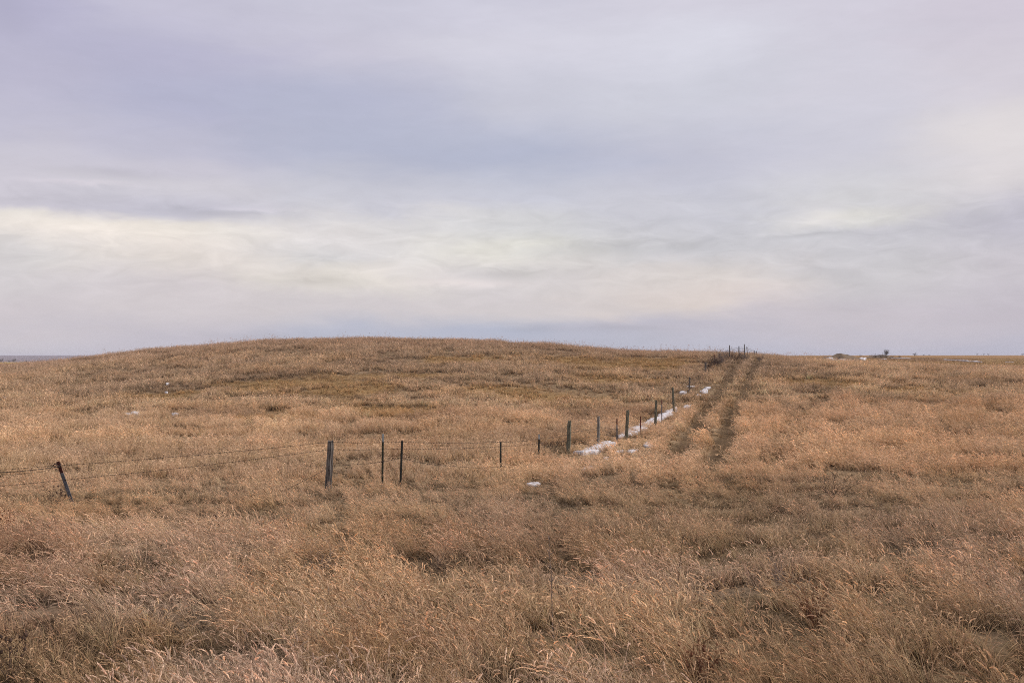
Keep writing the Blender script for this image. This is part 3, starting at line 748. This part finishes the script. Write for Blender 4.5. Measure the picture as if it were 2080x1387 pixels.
def snow_patch(X0, Y0, l, w, label, seed, h=.035, group='snow patches left in the grass', name='snow_patch', lift=.04, cell=.03):
    s = X0/Y0; lift = lift+(.065 if Y0 > 50 else .01)*(Y0 < 120)
    def ins(X, Y):
        dy = Y-Y0; dx = X-X0-s*dy
        return 1-np.hypot(dx/(l/2), dy/(w/2))**1.5
    return snow_sheet(name, ins, h, X0, Y0, l*.9+abs(s)*w*.7, w*.75, cell*max(1, l/.5)**.5, label, seed, group, lift)
def snow_strip(name, P, width, label, seed, h=.2, group=None, lift=.05, cell=.06):
    xs = [p[0] for p in P]; ys = [p[1] for p in P]; cx = (min(xs)+max(xs))/2; cy = (min(ys)+max(ys))/2
    def ins(X, Y):
        d, a = polyd(X, Y, P); e = np.minimum(1, np.minimum(a, 1-a)*9+.15)
        return 1.15-(d/(width/2*e*(.35+1.2*fbm(a*16, a*0+seed, 7, 3))))**1.6
    return snow_sheet(name, ins, h, cx, cy, (max(xs)-min(xs))/2+width, (max(ys)-min(ys))/2+width, cell, label, seed, group, lift, 1.5 if name == 'snow_drift' else .7)
def build_snow():
    for i, (x, y, l, w, lab) in enumerate(SN): snow_patch(x, y, l, w, lab, 300+i)
    snow_strip('snow_drift', STRIP[:4], .62, 'lower narrow snow drift passing behind the slim silvery post', 5, h=.05, lift=.10, cell=.04, group='snow drift along the fence')
    snow_strip('snow_drift', STRIP[4:], .60, 'longest white snow drift running uphill behind the thick wooden post', 8, h=.05, lift=.10, cell=.04, group='snow drift along the fence')

# ------------------------------------------------------------------ weeds, brush, trees
def twig_plant(mb, org, h, rng, n=9, spread=.5, rad=.005, levels=2, start=0.0, upright=.8):
    def grow(p, d, L, r, lev):
        pts = [p]; q = p.copy(); dd = d.copy()
        for k in range(4):
            dd = (dd+Vector((rng.gauss(0, .16), rng.gauss(0, .16), rng.gauss(.04, .1)))).normalized()
            q = q+dd*L/4; pts.append(q.copy())
        mb.tube(pts, [r*(1-.16*k) for k in range(5)], 3, cap=False)
        if lev > 0:
            for k in range(rng.randint(3, 5)):
                j = rng.randint(1, 4); nd = (dd+Vector((rng.gauss(0, .7), rng.gauss(0, .7), rng.gauss(.15, .4)))).normalized()
                grow(pts[j], nd, L*rng.uniform(.35, .6), r*.62, lev-1)
    for i in range(n):
        a = rng.uniform(0, 6.28); s = spread*math.sqrt(rng.random())
        d = Vector((math.cos(a)*s, math.sin(a)*s, upright)).normalized()
        grow(org+Vector((rng.gauss(0, .04), rng.gauss(0, .04), start)), d, h*rng.uniform(.6, 1), rad, levels)
def heads(mb, org, h, rng, n, spread, size):
    for i in range(n):
        a = rng.uniform(0, 6.28); s = spread*math.sqrt(rng.random())
        c = org+Vector((math.cos(a)*s, math.sin(a)*s, h*rng.uniform(.55, 1.05)))
        r = size*rng.uniform(.6, 1.3)
        d = Vector((rng.gauss(0, .5), rng.gauss(0, .5), 1)).normalized()
        mb.tube([c-d*r, c-d*r*.4, c+d*r*.3, c+d*r], [r*.25, r*.75, r*.6, r*.15], 5)
def weed(u, y, h, label, seed, n=7, spread=.45, rad=.005, mat='weed', nheads=0, hs=.02, lift=.3, levels=2, name='dead_weed', cat='weed', group='dead weeds standing in the grass', Y=None):
    rng = random.Random(seed)
    if Y is None: X, Y = hit(u, y, lift)
    else: X = (u-1040)/F*Y
    root = empty(name, (X, Y, float(hz(X, Y))-.02)); prop(root, label, cat, group)
    m = MB(); twig_plant(m, Vector((0, 0, 0)), h, rng, n, spread, rad, levels); m.build('stems', M[mat], root)
    for k in range(nheads):
        m = MB(); heads(m, Vector((0, 0, 0)), h, rng, 1, spread*h*.7, hs); m.build('seed_head', M[mat], root)
    return root
def stalk(u, y0, y1, label, seed, Y=None, mat='weed', lean=0):
    """a single tall stalk from its visible foot row y0 to its tip row y1"""
    rng = random.Random(seed); X, Y = hit(u, y0, .35); zb = float(hz(X, Y)); zt = EYE-(y1-HOR)/F*Y
    m = MB(); H = zt-zb; pts = [Vector((lean*H*(k/7)**1.4+rng.gauss(0, .004), rng.gauss(0, .01), H*k/7)) for k in range(8)]
    root = empty('weed_stalk', (X, Y, zb)); prop(root, label, 'weed stalk', 'tall single weed stalks')
    m.tube(pts, [.0045*(1-.08*k) for k in range(8)], 4)
    for k in range(10):
        f = rng.uniform(.5, 1); i = min(6, int(f*7)); p = pts[i].lerp(pts[i+1], f*7-i)
        d = Vector((rng.gauss(0, .5), rng.gauss(0, .5), .8)).normalized()*rng.uniform(.03, .09)
        m.tube([p, p+d*.5, p+d], [.003, .004, .002], 3)
    m.build('stem', M[mat], root)
def tree(u, Y, ytop, label, seed, spread=.55, levels=4, n=3, trunk=.25, mat='bark', ybase=None, name='bare_tree', group='bare trees along the horizon', wide=1.0, rmul=1.0):
    rng = random.Random(seed); X = (u-1040)/F*Y; zb = float(hz(X, Y)); zt = EYE-(ytop-HOR)/F*Y
    if ybase is not None: zb = min(zb, EYE-(ybase-HOR)/F*Y) if False else zb
    H = max(zt-zb, 1.0)
    root = empty(name, (X, Y, zb)); prop(root, label, 'tree', group)
    m = MB(); tk = MB()
    r0 = H*.035*rmul
    th = H*trunk
    tk.tube([Vector((0, 0, -.3)), Vector((rng.gauss(0, .02)*H, 0, th*.5)), Vector((rng.gauss(0, .02)*H, 0, th))], [r0*1.2, r0, r0*.85], 7)
    top = tk.V[-1].copy(); top = Vector((sum(v.x for v in tk.V[-7:])/7, sum(v.y for v in tk.V[-7:])/7, th))
    def grow(p, d, L, r, lev):
        pts = [p]; q = p.copy(); dd = d.copy()
        for k in range(3):
            dd = (dd+Vector((rng.gauss(0, .16), rng.gauss(0, .16), rng.gauss(.05, .1)))).normalized()
            q = q+dd*L/3; pts.append(q.copy())
        m.tube(pts, [r, r*.85, r*.7, r*.55], 4 if lev > 1 else 3, cap=False)
        if lev > 0:
            for k in range(rng.randint(3, 4)):
                nd = (dd+Vector((rng.gauss(0, .55), rng.gauss(0, .55), rng.gauss(.05, .35)))).normalized()
                grow(pts[rng.randint(1, 3)], nd, L*rng.uniform(.5, .75), r*.6, lev-1)
    for k in range(n+2):
        a = 2*math.pi*k/(n+2)+rng.gauss(0, .3)
        d = Vector((math.cos(a)*spread*wide, math.sin(a)*spread*wide, 1)).normalized()
        grow(top+Vector((0, 0, -th*.2*rng.random())), d, (H-th)*rng.uniform(.42, .55), r0*.7, levels)
    tk.build('trunk', M[mat], root); m.build('crown', M[mat], root)
    return root
def mound(u, Y, rx, ry, h, name, label, cat, seed, rough=.5):
    rng = random.Random(seed); X0 = (u-1040)/F*Y; z0 = float(hz(X0, Y)); n = 36; rings = 10; V = [Vector((0, 0, h))]; Fc = []
    for i in range(1, rings+1):
        f = i/rings
        for k in range(n):
            a = 2*math.pi*k/n; x = rx*f*math.cos(a)*(1+.12*math.sin(3*a+seed)); y = ry*f*math.sin(a)
            z = h*(1-sstep(.0, 1.05, f))*(1+rough*(float(fbm(x/rx*3+seed, y/ry*3, 5, 3))-.5)*2)-(.3 if i == rings else 0)
            V.append(Vector((x, y, float(hz(X0+x, Y+y))-z0+float(z))))
    for k in range(n): Fc.append((0, 1+k, 1+(k+1) % n))
    for i in range(rings-1):
        for k in range(n): Fc.append((1+i*n+k, 1+(i+1)*n+k, 1+(i+1)*n+(k+1) % n, 1+i*n+(k+1) % n))
    o = mesh_obj(name, V, Fc, M['mound'], smooth=True); o.location = (X0, Y, z0); prop(o, label, cat)
    return o
M['mound'] = simple('weedy_earth', (.07, .048, .032), (.19, .13, .078), .9, .95, .6)
def build_plants():
    weed(112, 1018, .55, 'dark brown burry weed at the foot of the leaning rusty topped post', 1, n=6, spread=.6, nheads=16, hs=.022, Y=21.9)
    weed(1122, 893, .55, 'dark round tumbleweed caught in the fence by the greenish wooden corner post', 2, n=16, spread=1.6, rad=.006, Y=36.2, name='tumbleweed', cat='tumbleweed', group='dead weeds standing in the grass', levels=2)
    weed(1655, 1225, .5, 'russet brown weed clump with dark stems in the right foreground', 3, n=16, spread=.55, mat='weed_red', nheads=14, hs=.012)
    weed(1420, 1325, .42, 'rusty brown leafy weed low at the bottom centre right', 4, n=14, spread=.8, mat='weed_red', nheads=22, hs=.02)
    weed(20, 1330, .5, 'dark knobbly weed at the bottom left corner', 5, n=6, spread=.5, nheads=26, hs=.016)
    weed(445, 1062, .5, 'small dark upright weed in the grass between leaning post and thick post', 6, n=6, spread=.4, nheads=8, hs=.02)
    weed(1598, 1175, .5, 'grey brown wiry weed left of the russet clump', 7, n=18, spread=.8, mat='weed_grey', rad=.004)
    weed(640, 1135, .42, 'low greyish wiry weed in the left middle foreground', 8, n=18, spread=1.0, mat='weed_grey', rad=.004)
    weed(905, 1135, .40, 'low dark wiry weed in the hollow at centre foreground', 9, n=16, spread=1.1, rad=.004)
    weed(1690, 990, .55, 'brown bushy weed on the right slope', 10, n=16, spread=.7, rad=.005)
    weed(10, 1065, .6, 'brown bushy weed at the left edge below the fence', 11, n=12, spread=.5, mat='weed_red', nheads=10, hs=.02)
    stalk(1372, 1180, 1085, 'tall dark stalk standing at right of centre foreground', 21, lean=.10)
    stalk(1124, 1285, 1085, 'tall thin pale brown stalk rising near the centre foreground', 22, mat='weed_grey', lean=-.03)
    # brush on the brow of the slope
    for i, (u, Y, h, s, lab) in enumerate((
        (1452, 88, .9, .8, 'dark purplish brush thicket left of the hilltop fence'),
        (1468, 93, 1.0, .8, 'dark brush against the fence just below the skyline'),
        (1492, 96, .95, .9, 'brown brush around the foot of the tall hilltop post'),
        (1512, 97, .75, .9, 'low brush between the two ruts at the brow'),
        (1440, 84, .8, .7, 'small dark brush lowest beside the upper fence'),
        (1458, 90, .75, .9, 'russet brush between the thicket and the brush against the fence'),
        (1480, 97, .8, .9, 'grey brush left of the tall hilltop post'),
        (1545, 97, .55, .9, 'low brown brush right of the ruts at the brow'))):
        weed(u, 0, h, lab, 400+i, n=26, spread=s, rad=.012, mat='weed' if i % 2 == 0 else 'weed_grey', Y=Y, name='dry_shrub', cat='shrub', group='dry brush at the brow of the slope')
    # far trees
    tree(1800, 330, 708, 'lone round crowned bare tree above the dark brush mound', 31, spread=.6, trunk=.30, levels=4, rmul=.55, n=7)
    tree(1858, 650, 714.5, 'wide low bare tree right of the lone round tree', 32, spread=1.0, trunk=.12, levels=4, rmul=.8)
    tree(1876, 900, 719, 'small bluish tree of the far pair right of the wide low tree', 33, spread=1.2, trunk=.1)
    tree(1888, 900, 718.5, 'larger bluish tree of the far pair right of the wide low tree', 34, spread=1.2, trunk=.1)
    tree(1985, 1300, 718, 'tiny bare tree on the right horizon, leftmost of its row', 35, spread=1.0, trunk=.12)
    tree(1998, 1300, 717.5, 'tiny bare tree on the right horizon, second of its row', 36, spread=1.1, trunk=.12)
    tree(2008, 1300, 717.5, 'tiny bare tree on the right horizon, third of its row', 37, spread=1.1, trunk=.12)
    tree(2077, 1200, 716, 'bare tree at the right edge of the horizon', 38, spread=1.2, trunk=.1)
    tree(1748, 520, 719.5, 'low grey bush above the two snowy ruts', 39, spread=1.3, trunk=.08)
    for i, (u, yt, lab) in enumerate(((2, 728, 'dark tree cut by the left edge of the photo below the far ridge'), (20, 730, 'low dark tree left in the row below the far ridge'), (28, 727, 'tallest dark round tree in the row below the far ridge'), (54, 731, 'small dark bush below the far ridge'), (80, 732, 'small dark bush nearest the hill shoulder below the far ridge'))):
        tree(u, 860, yt, lab, 50+i, spread=1.3, trunk=.08, name='bare_tree', rmul=1.3)
    # mounds
    mound(1705, 190, 5.2, 4, 1.25, 'earth_mound', 'low weedy earth mound with snow at its foot on the right plain', 'mound', 3)
    mound(1790, 330, 6.5, 5, .75, 'brush_mound', 'dark brushy mound under the lone bare tree', 'mound', 5, .8)
    for i, (u, s) in enumerate(((1768, 1.2), (1779, 1.3), (1790, 1.5), (1801, 1.3), (1812, 1.0), (1826, .8))):
        weed(u, 0, s, ['low grey bush left of the brush mound', 'dark bush on the left end of the brush mound', 'dark bush on top of the brush mound', 'dark bush beneath the lone bare tree', 'dark bush on the right end of the brush mound', 'low dark bush right of the brush mound'][i], 450+i, n=16, spread=1.4, rad=.016, Y=326 if i else 420, name='dry_shrub', cat='shrub', group='brush on the far mound', levels=2)
    # far snow
    g = 'far snow on the right plain'
    def far_strip(pts, w, lab, seed, name='snow_streak', h=.06):
        return snow_strip(name, pts, w, lab, seed, h=h, group=g, lift=.13, cell=.2)
    def FP(u, Y): return pt(u, Y)
    snow_patch(*FP(1690, 183), 2.6, 2.0, 'snow patch at the left foot of the earth mound', 501, h=.2, group=g, lift=.15, cell=.1)
    snow_patch(*FP(1713, 180), 2.2, 3.0, 'bright snow patch in the middle of the earth mound foot', 502, h=.25, group=g, lift=.15, cell=.1)
    snow_patch(*FP(1686, 187), 1.4, 1.4, 'small snow patch high on the left flank of the earth mound', 504, h=.2, group=g, lift=.5, cell=.1)
    far_strip([FP(1706, 184), FP(1727, 184)], .9, 'thin snow streak along the right foot of the earth mound', 503)
    far_strip([FP(1744, 166), FP(1747, 210), FP(1751, 320)], .75, 'left one of two parallel snow filled wheel ruts', 505, 'snowy_rut', .08)
    far_strip([FP(1752, 164), FP(1754, 210), FP(1757, 310)], .75, 'right one of two parallel snow filled wheel ruts', 506, 'snowy_rut', .08)
    far_strip([FP(1812, 318), FP(1830, 312), FP(1845, 300)], 2.2, 'snow streak right of the brush mound', 507)
    far_strip([FP(1792, 240), FP(1797, 238)], 1.2, 'small snow patch at the left end of the dark ploughed strip', 508)
    far_strip([FP(1915, 270), FP(1945, 245), FP(1975, 225), FP(1996, 212)], .85, 'long thin snow line slanting across the right plain', 509)
    far_strip([FP(2004, 225), FP(2040, 222), FP(2090, 220)], .45, 'faint thin snow line at the right edge of the plain', 510)

build_grass(); build_fences(); build_snow(); build_plants()

# ------------------------------------------------------------------ haze: air between here and the ridge
def build_haze():
    x0, x1, y0, y1, z0, z1 = -9700, 9700, -9700, 9700, -34.5, EYE+4.5
    V = [(x, y, z) for z in (z0, z1) for y in (y0, y1) for x in (x0, x1)]
    Fc = [(0, 2, 3, 1), (4, 5, 7, 6), (0, 1, 5, 4), (2, 6, 7, 3), (0, 4, 6, 2), (1, 3, 7, 5)]
    m, nt, N, L = newmat('pale_haze')
    out = N('ShaderNodeOutputMaterial'); v = N('ShaderNodeVolumePrincipled')
    v.inputs['Color'].default_value = (.83, .82, .93, 1); v.inputs['Density'].default_value = .00013
    L(v.outputs[0], out.inputs['Volume'])
    o = mesh_obj('haze', V, Fc, m)
    prop(o, 'thin pale haze that fades the far ridge to blue', 'haze', kind='stuff')
build_haze()

# ------------------------------------------------------------------ sky and light
SUN_AZ, SUN_EL = math.radians(82), math.radians(36)
SKY = {  # photograph column -> (row, sRGB)
 0:   [(0, (184, 181, 205)), (120, (190, 187, 208)), (240, (196, 193, 210)), (300, (205, 201, 213)), (360, (208, 203, 213)), (410, (206, 201, 211)), (440, (231, 224, 217)), (500, (216, 211, 211)), (560, (212, 206, 209)), (640, (208, 200, 205)), (722, (198, 194, 204))],
 350: [(0, (199, 196, 214)), (120, (186, 184, 207)), (200, (183, 183, 206)), (300, (195, 193, 210)), (345, (205, 201, 213)), (375, (210, 206, 214)), (425, (201, 198, 210)), (465, (232, 225, 217)), (520, (228, 219, 213)), (600, (212, 204, 207)), (690, (197, 192, 203)), (722, (194, 190, 202))],
 700: [(0, (204, 202, 217)), (100, (203, 200, 215)), (200, (184, 186, 207)), (300, (182, 185, 205)), (390, (204, 203, 213)), (450, (221, 217, 217)), (520, (215, 212, 213)), (560, (227, 220, 213)), (620, (211, 204, 207)), (680, (187, 189, 205)), (722, (190, 189, 202))],
 1040:[(0, (207, 205, 219)), (80, (216, 214, 226)), (200, (203, 203, 216)), (320, (183, 187, 207)), (400, (198, 199, 211)), (460, (212, 211, 213)), (510, (225, 222, 215)), (560, (215, 209, 210)), (620, (210, 203, 205)), (675, (182, 186, 204)), (722, (188, 188, 203))],
 1400:[(0, (213, 210, 222)), (80, (218, 217, 228)), (200, (208, 208, 219)), (320, (197, 197, 212)), (420, (204, 203, 212)), (500, (205, 203, 208)), (560, (218, 210, 207)), (610, (219, 208, 204)), (660, (194, 190, 202)), (722, (186, 187, 202))],
 1740:[(0, (213, 209, 221)), (150, (212, 209, 220)), (300, (208, 206, 217)), (400, (213, 211, 214)), (440, (220, 217, 213)), (480, (206, 204, 209)), (560, (205, 201, 205)), (640, (200, 193, 201)), (722, (187, 186, 202))],
 2080:[(0, (211, 204, 216)), (150, (213, 207, 216)), (260, (223, 217, 218)), (340, (218, 212, 214)), (450, (200, 196, 207)), (560, (203, 197, 204)), (640, (198, 191, 201)), (722, (187, 186, 202))],
}
SKY_GAIN = 1.0
def build_world():
    w = bpy.data.worlds.new('World'); sc.world = w; w.use_nodes = True
    nt = w.node_tree; nt.nodes.clear(); N = nt.nodes.new; L = nt.links.new
    def math_(op, a, b=None, c=None):
        n = N('ShaderNodeMath'); n.operation = op
        for i, v in enumerate((a, b, c)):
            if v is None: continue
            if hasattr(v, 'links'): L(v, n.inputs[i])
            else: n.inputs[i].default_value = v
        return n.outputs[0]
    def smooth(v, a, b, lo=0., hi=1.):
        n = N('ShaderNodeMapRange'); n.interpolation_type = 'SMOOTHSTEP'
        L(v, n.inputs[0]); n.inputs[1].default_value = a; n.inputs[2].default_value = b; n.inputs[3].default_value = lo; n.inputs[4].default_value = hi
        return n.outputs[0]
    def mixc(f, a, b, mode='MIX'):
        n = N('ShaderNodeMix'); n.data_type = 'RGBA'; n.blend_type = mode
        for s, v in ((n.inputs[0], f), (n.inputs[6], a), (n.inputs[7], b)):
            if hasattr(v, 'links'): L(v, s)
            else: s.default_value = v
        return n.outputs[2]
    tc = N('ShaderNodeTexCoord'); sep = N('ShaderNodeSeparateXYZ'); L(tc.outputs['Generated'], sep.inputs[0])
    x, y, z = sep.outputs
    az = math_('ARCTAN2', x, y)
    hyp = math_('SQRT', math_('ADD', math_('MULTIPLY', x, x), math_('MULTIPLY', y, y)))
    e = math_('DIVIDE', z, math_('MAXIMUM', hyp, .02))
    # coordinates on the cloud sheet: bands stretch sideways and crowd together towards the horizon
    cmb = N('ShaderNodeCombineXYZ'); L(math_('MULTIPLY', az, 4.0), cmb.inputs[0])
    L(math_('MULTIPLY', e, 13.0), cmb.inputs[1]); cmb.inputs[2].default_value = .3
    def noise(vec, scale, det, rough=.55, dist=0):
        n = N('ShaderNodeTexNoise'); n.inputs['Scale'].default_value = scale; n.inputs['Detail'].default_value = det
        n.inputs['Roughness'].default_value = rough; n.inputs['Distortion'].default_value = dist
        L(vec, n.inputs['Vector']); return n
    nw = noise(cmb.outputs[0], 1.5, 8, .58, .4)
    wz = math_('SUBTRACT', nw.outputs['Fac'], .5)
    e2 = math_('ADD', e, math_('MULTIPLY', wz, .05))
    sepc = N('ShaderNodeSeparateColor'); L(nw.outputs['Color'], sepc.inputs[0])
    az2 = math_('ADD', az, math_('MULTIPLY', math_('SUBTRACT', sepc.outputs[1], .5), .20))
    E0, E1 = -.03, .40
    ein = math_('DIVIDE', math_('SUBTRACT', e2, E0), E1-E0)
    cols = []
    for u in sorted(SKY):
        a = math.atan((u-1040)/F); r = N('ShaderNodeValToRGB'); r.color_ramp.interpolation = 'B_SPLINE' if False else 'EASE'
        st = sorted([((HOR-row)/F*math.cos(a), c) for row, c in SKY[u]])
        el = r.color_ramp.elements
        while len(el) < len(st): el.new(.5)
        for k, (ev, c) in enumerate(st):
            el[k].position = (ev-E0)/(E1-E0)
        for k, (ev, c) in enumerate(st): el[k].color = (*lin(c), 1)
        L(ein, r.inputs[0]); cols.append((a, r.outputs[0]))
    c = cols[0][1]
    for (a0, _), (a1, s) in zip(cols[:-1], cols[1:]): c = mixc(smooth(az2, a0, a1), c, s)
    # fine streaks and mottling, strongest in the bright band
    fin = N('ShaderNodeCombineXYZ'); L(math_('MULTIPLY', az, 22.0), fin.inputs[0]); L(math_('MULTIPLY', e, 75.0), fin.inputs[1])
    n2 = noise(fin.outputs[0], 1.0, 7, .6, .8)
    band = math_('MULTIPLY', smooth(e, .02, .10), smooth(e, .19, .11))
    amp = math_('ADD', .07, math_('MULTIPLY', band, .36))
    k = math_('ADD', 1.0, math_('MULTIPLY', math_('SUBTRACT', n2.outputs['Fac'], .5), amp))
    n3 = noise(cmb.outputs[0], 2.2, 9, .6, .3)
    k = math_('MULTIPLY', k, math_('ADD', 1.0, math_('MULTIPLY', math_('SUBTRACT', n3.outputs['Fac'], .5), .15)))
    # separate cloud bars and breaks in the sheet: (column, row, half width, half height, change)
    sx = math_('ADD', az, math_('MULTIPLY', math_('SUBTRACT', sepc.outputs[2], .5), .07))
    sy = math_('ADD', math_('ADD', e, math_('MULTIPLY', wz, .018)), math_('MULTIPLY', math_('SUBTRACT', n2.outputs['Fac'], .5), .012))
    tot = None
    for (u, row, hw, hh, am) in ((440, 431, 130, 9, -.09), (90, 405, 160, 20, -.045), (230, 352, 120, 10, -.07), (1240, 502, 170, 13, -.10), (1045, 552, 75, 9, -.12), (635, 545, 60, 26, -.07), (650, 571, 70, 6, -.09), (1640, 478, 75, 5, -.10), (1960, 460, 170, 30, -.06), (1085, 668, 70, 10, -.07), (1265, 666, 80, 9, -.07), (540, 682, 130, 10, -.05), (10, 10, 50, 60, -.05),
                                 (190, 468, 210, 22, .10), (950, 574, 110, 8, .10), (1650, 440, 60, 24, .07), (500, 424, 70, 5, .09), (860, 520, 240, 40, .06), (1530, 600, 110, 35, .05), (2010, 300, 130, 90, .02), (1000, 415, 220, 30, .04), (160, 372, 90, 5, .08), (640, 480, 120, 30, .05)):
        a0 = math.atan((u-1040)/F); e0 = (HOR-row)/F*math.cos(a0)
        p = math_('DIVIDE', math_('SUBTRACT', sx, a0), hw/F*math.cos(a0)**2); q = math_('DIVIDE', math_('SUBTRACT', sy, e0), hh/F)
        g = math_('EXPONENT', math_('MULTIPLY', math_('ADD', math_('MULTIPLY', p, p), math_('MULTIPLY', q, q)), -.8))
        t = math_('MULTIPLY', g, am)
        tot = t if tot is None else math_('ADD', tot, t)
    warm = mixc(math_('MINIMUM', math_('MAXIMUM', math_('MULTIPLY', tot, 6.0), 0.0), 1.0), (1, 1, 1, 1), (1.035, .995, .975, 1))
    c = mixc(1.0, c, warm, 'MULTIPLY')
    k = math_('MULTIPLY', k, math_('ADD', 1.0, math_('MULTIPLY', tot, 1.25)))
    vm = N('ShaderNodeVectorMath'); vm.operation = 'SCALE'; L(c, vm.inputs[0]); L(k, vm.inputs['Scale'])
    # the cloud sheet is thinner and brighter overhead and around the veiled sun
    zen = mixc(smooth(e, .38, 1.1), vm.outputs[0], (.86, .84, .86, 1))
    sd = (math.sin(SUN_AZ)*math.cos(SUN_EL), math.cos(SUN_AZ)*math.cos(SUN_EL), math.sin(SUN_EL))
    dp = N('ShaderNodeVectorMath'); dp.operation = 'DOT_PRODUCT'; L(tc.outputs['Generated'], dp.inputs[0]); dp.inputs[1].default_value = sd
    glow = smooth(dp.outputs['Value'], .78, 1.0, 1.0, 2.6)
    vm2 = N('ShaderNodeVectorMath'); vm2.operation = 'SCALE'; L(zen, vm2.inputs[0]); L(glow, vm2.inputs['Scale'])
    bg = N('ShaderNodeBackground'); L(vm2.outputs[0], bg.inputs[0]); bg.inputs[1].default_value = SKY_GAIN
    st = N('ShaderNodeTexSky'); st.sky_type = 'NISHITA'; st.sun_disc = False; st.sun_elevation = SUN_EL; st.sun_rotation = SUN_AZ
    bg2 = N('ShaderNodeBackground'); L(st.outputs[0], bg2.inputs[0]); bg2.inputs[1].default_value = .10
    ms = N('ShaderNodeMixShader'); ms.inputs[0].default_value = .96; L(bg2.outputs[0], ms.inputs[1]); L(bg.outputs[0], ms.inputs[2])
    out = N('ShaderNodeOutputWorld'); L(ms.outputs[0], out.inputs[0])
build_world()
sl = bpy.data.lights.new('sun', 'SUN'); sl.energy = 2.4; sl.angle = math.radians(9); sl.color = (1, .95, .89)
so = bpy.data.objects.new('sun', sl); COL.objects.link(so)
sdir = Vector((math.sin(SUN_AZ)*math.cos(SUN_EL), math.cos(SUN_AZ)*math.cos(SUN_EL), math.sin(SUN_EL)))
so.rotation_euler = (-sdir).to_track_quat('-Z', 'Y').to_euler()

# ------------------------------------------------------------------ camera and render settings
cd = bpy.data.cameras.new('camera'); cd.lens = 35.0; cd.sensor_width = 36.0; cd.clip_end = 40000; cd.clip_start = .05
co = bpy.data.objects.new('camera', cd); COL.objects.link(co)
co.location = (0, 0, EYE); co.rotation_euler = (math.radians(90)+math.atan((HOR-693.5)/F), 0, 0)
sc.camera = co
sc.view_settings.view_transform = 'Standard'; sc.view_settings.look = 'None'; sc.view_settings.gamma = 1
sc.view_settings.exposure = 0.0
sc.render.engine = 'CYCLES'
cy = sc.cycles
cy.max_bounces = 7; cy.diffuse_bounces = 4; cy.glossy_bounces = 2; cy.transmission_bounces = 3; cy.volume_bounces = 0; cy.transparent_max_bounces = 8
cy.filter_width = 1.0; cy.use_denoising = False; cy.denoiser = 'OPENIMAGEDENOISE'; cy.denoising_input_passes = 'RGB_ALBEDO_NORMAL'; cy.denoising_prefilter = 'ACCURATE'; cy.sample_clamp_indirect = 4
print('tufts', NTUFT)
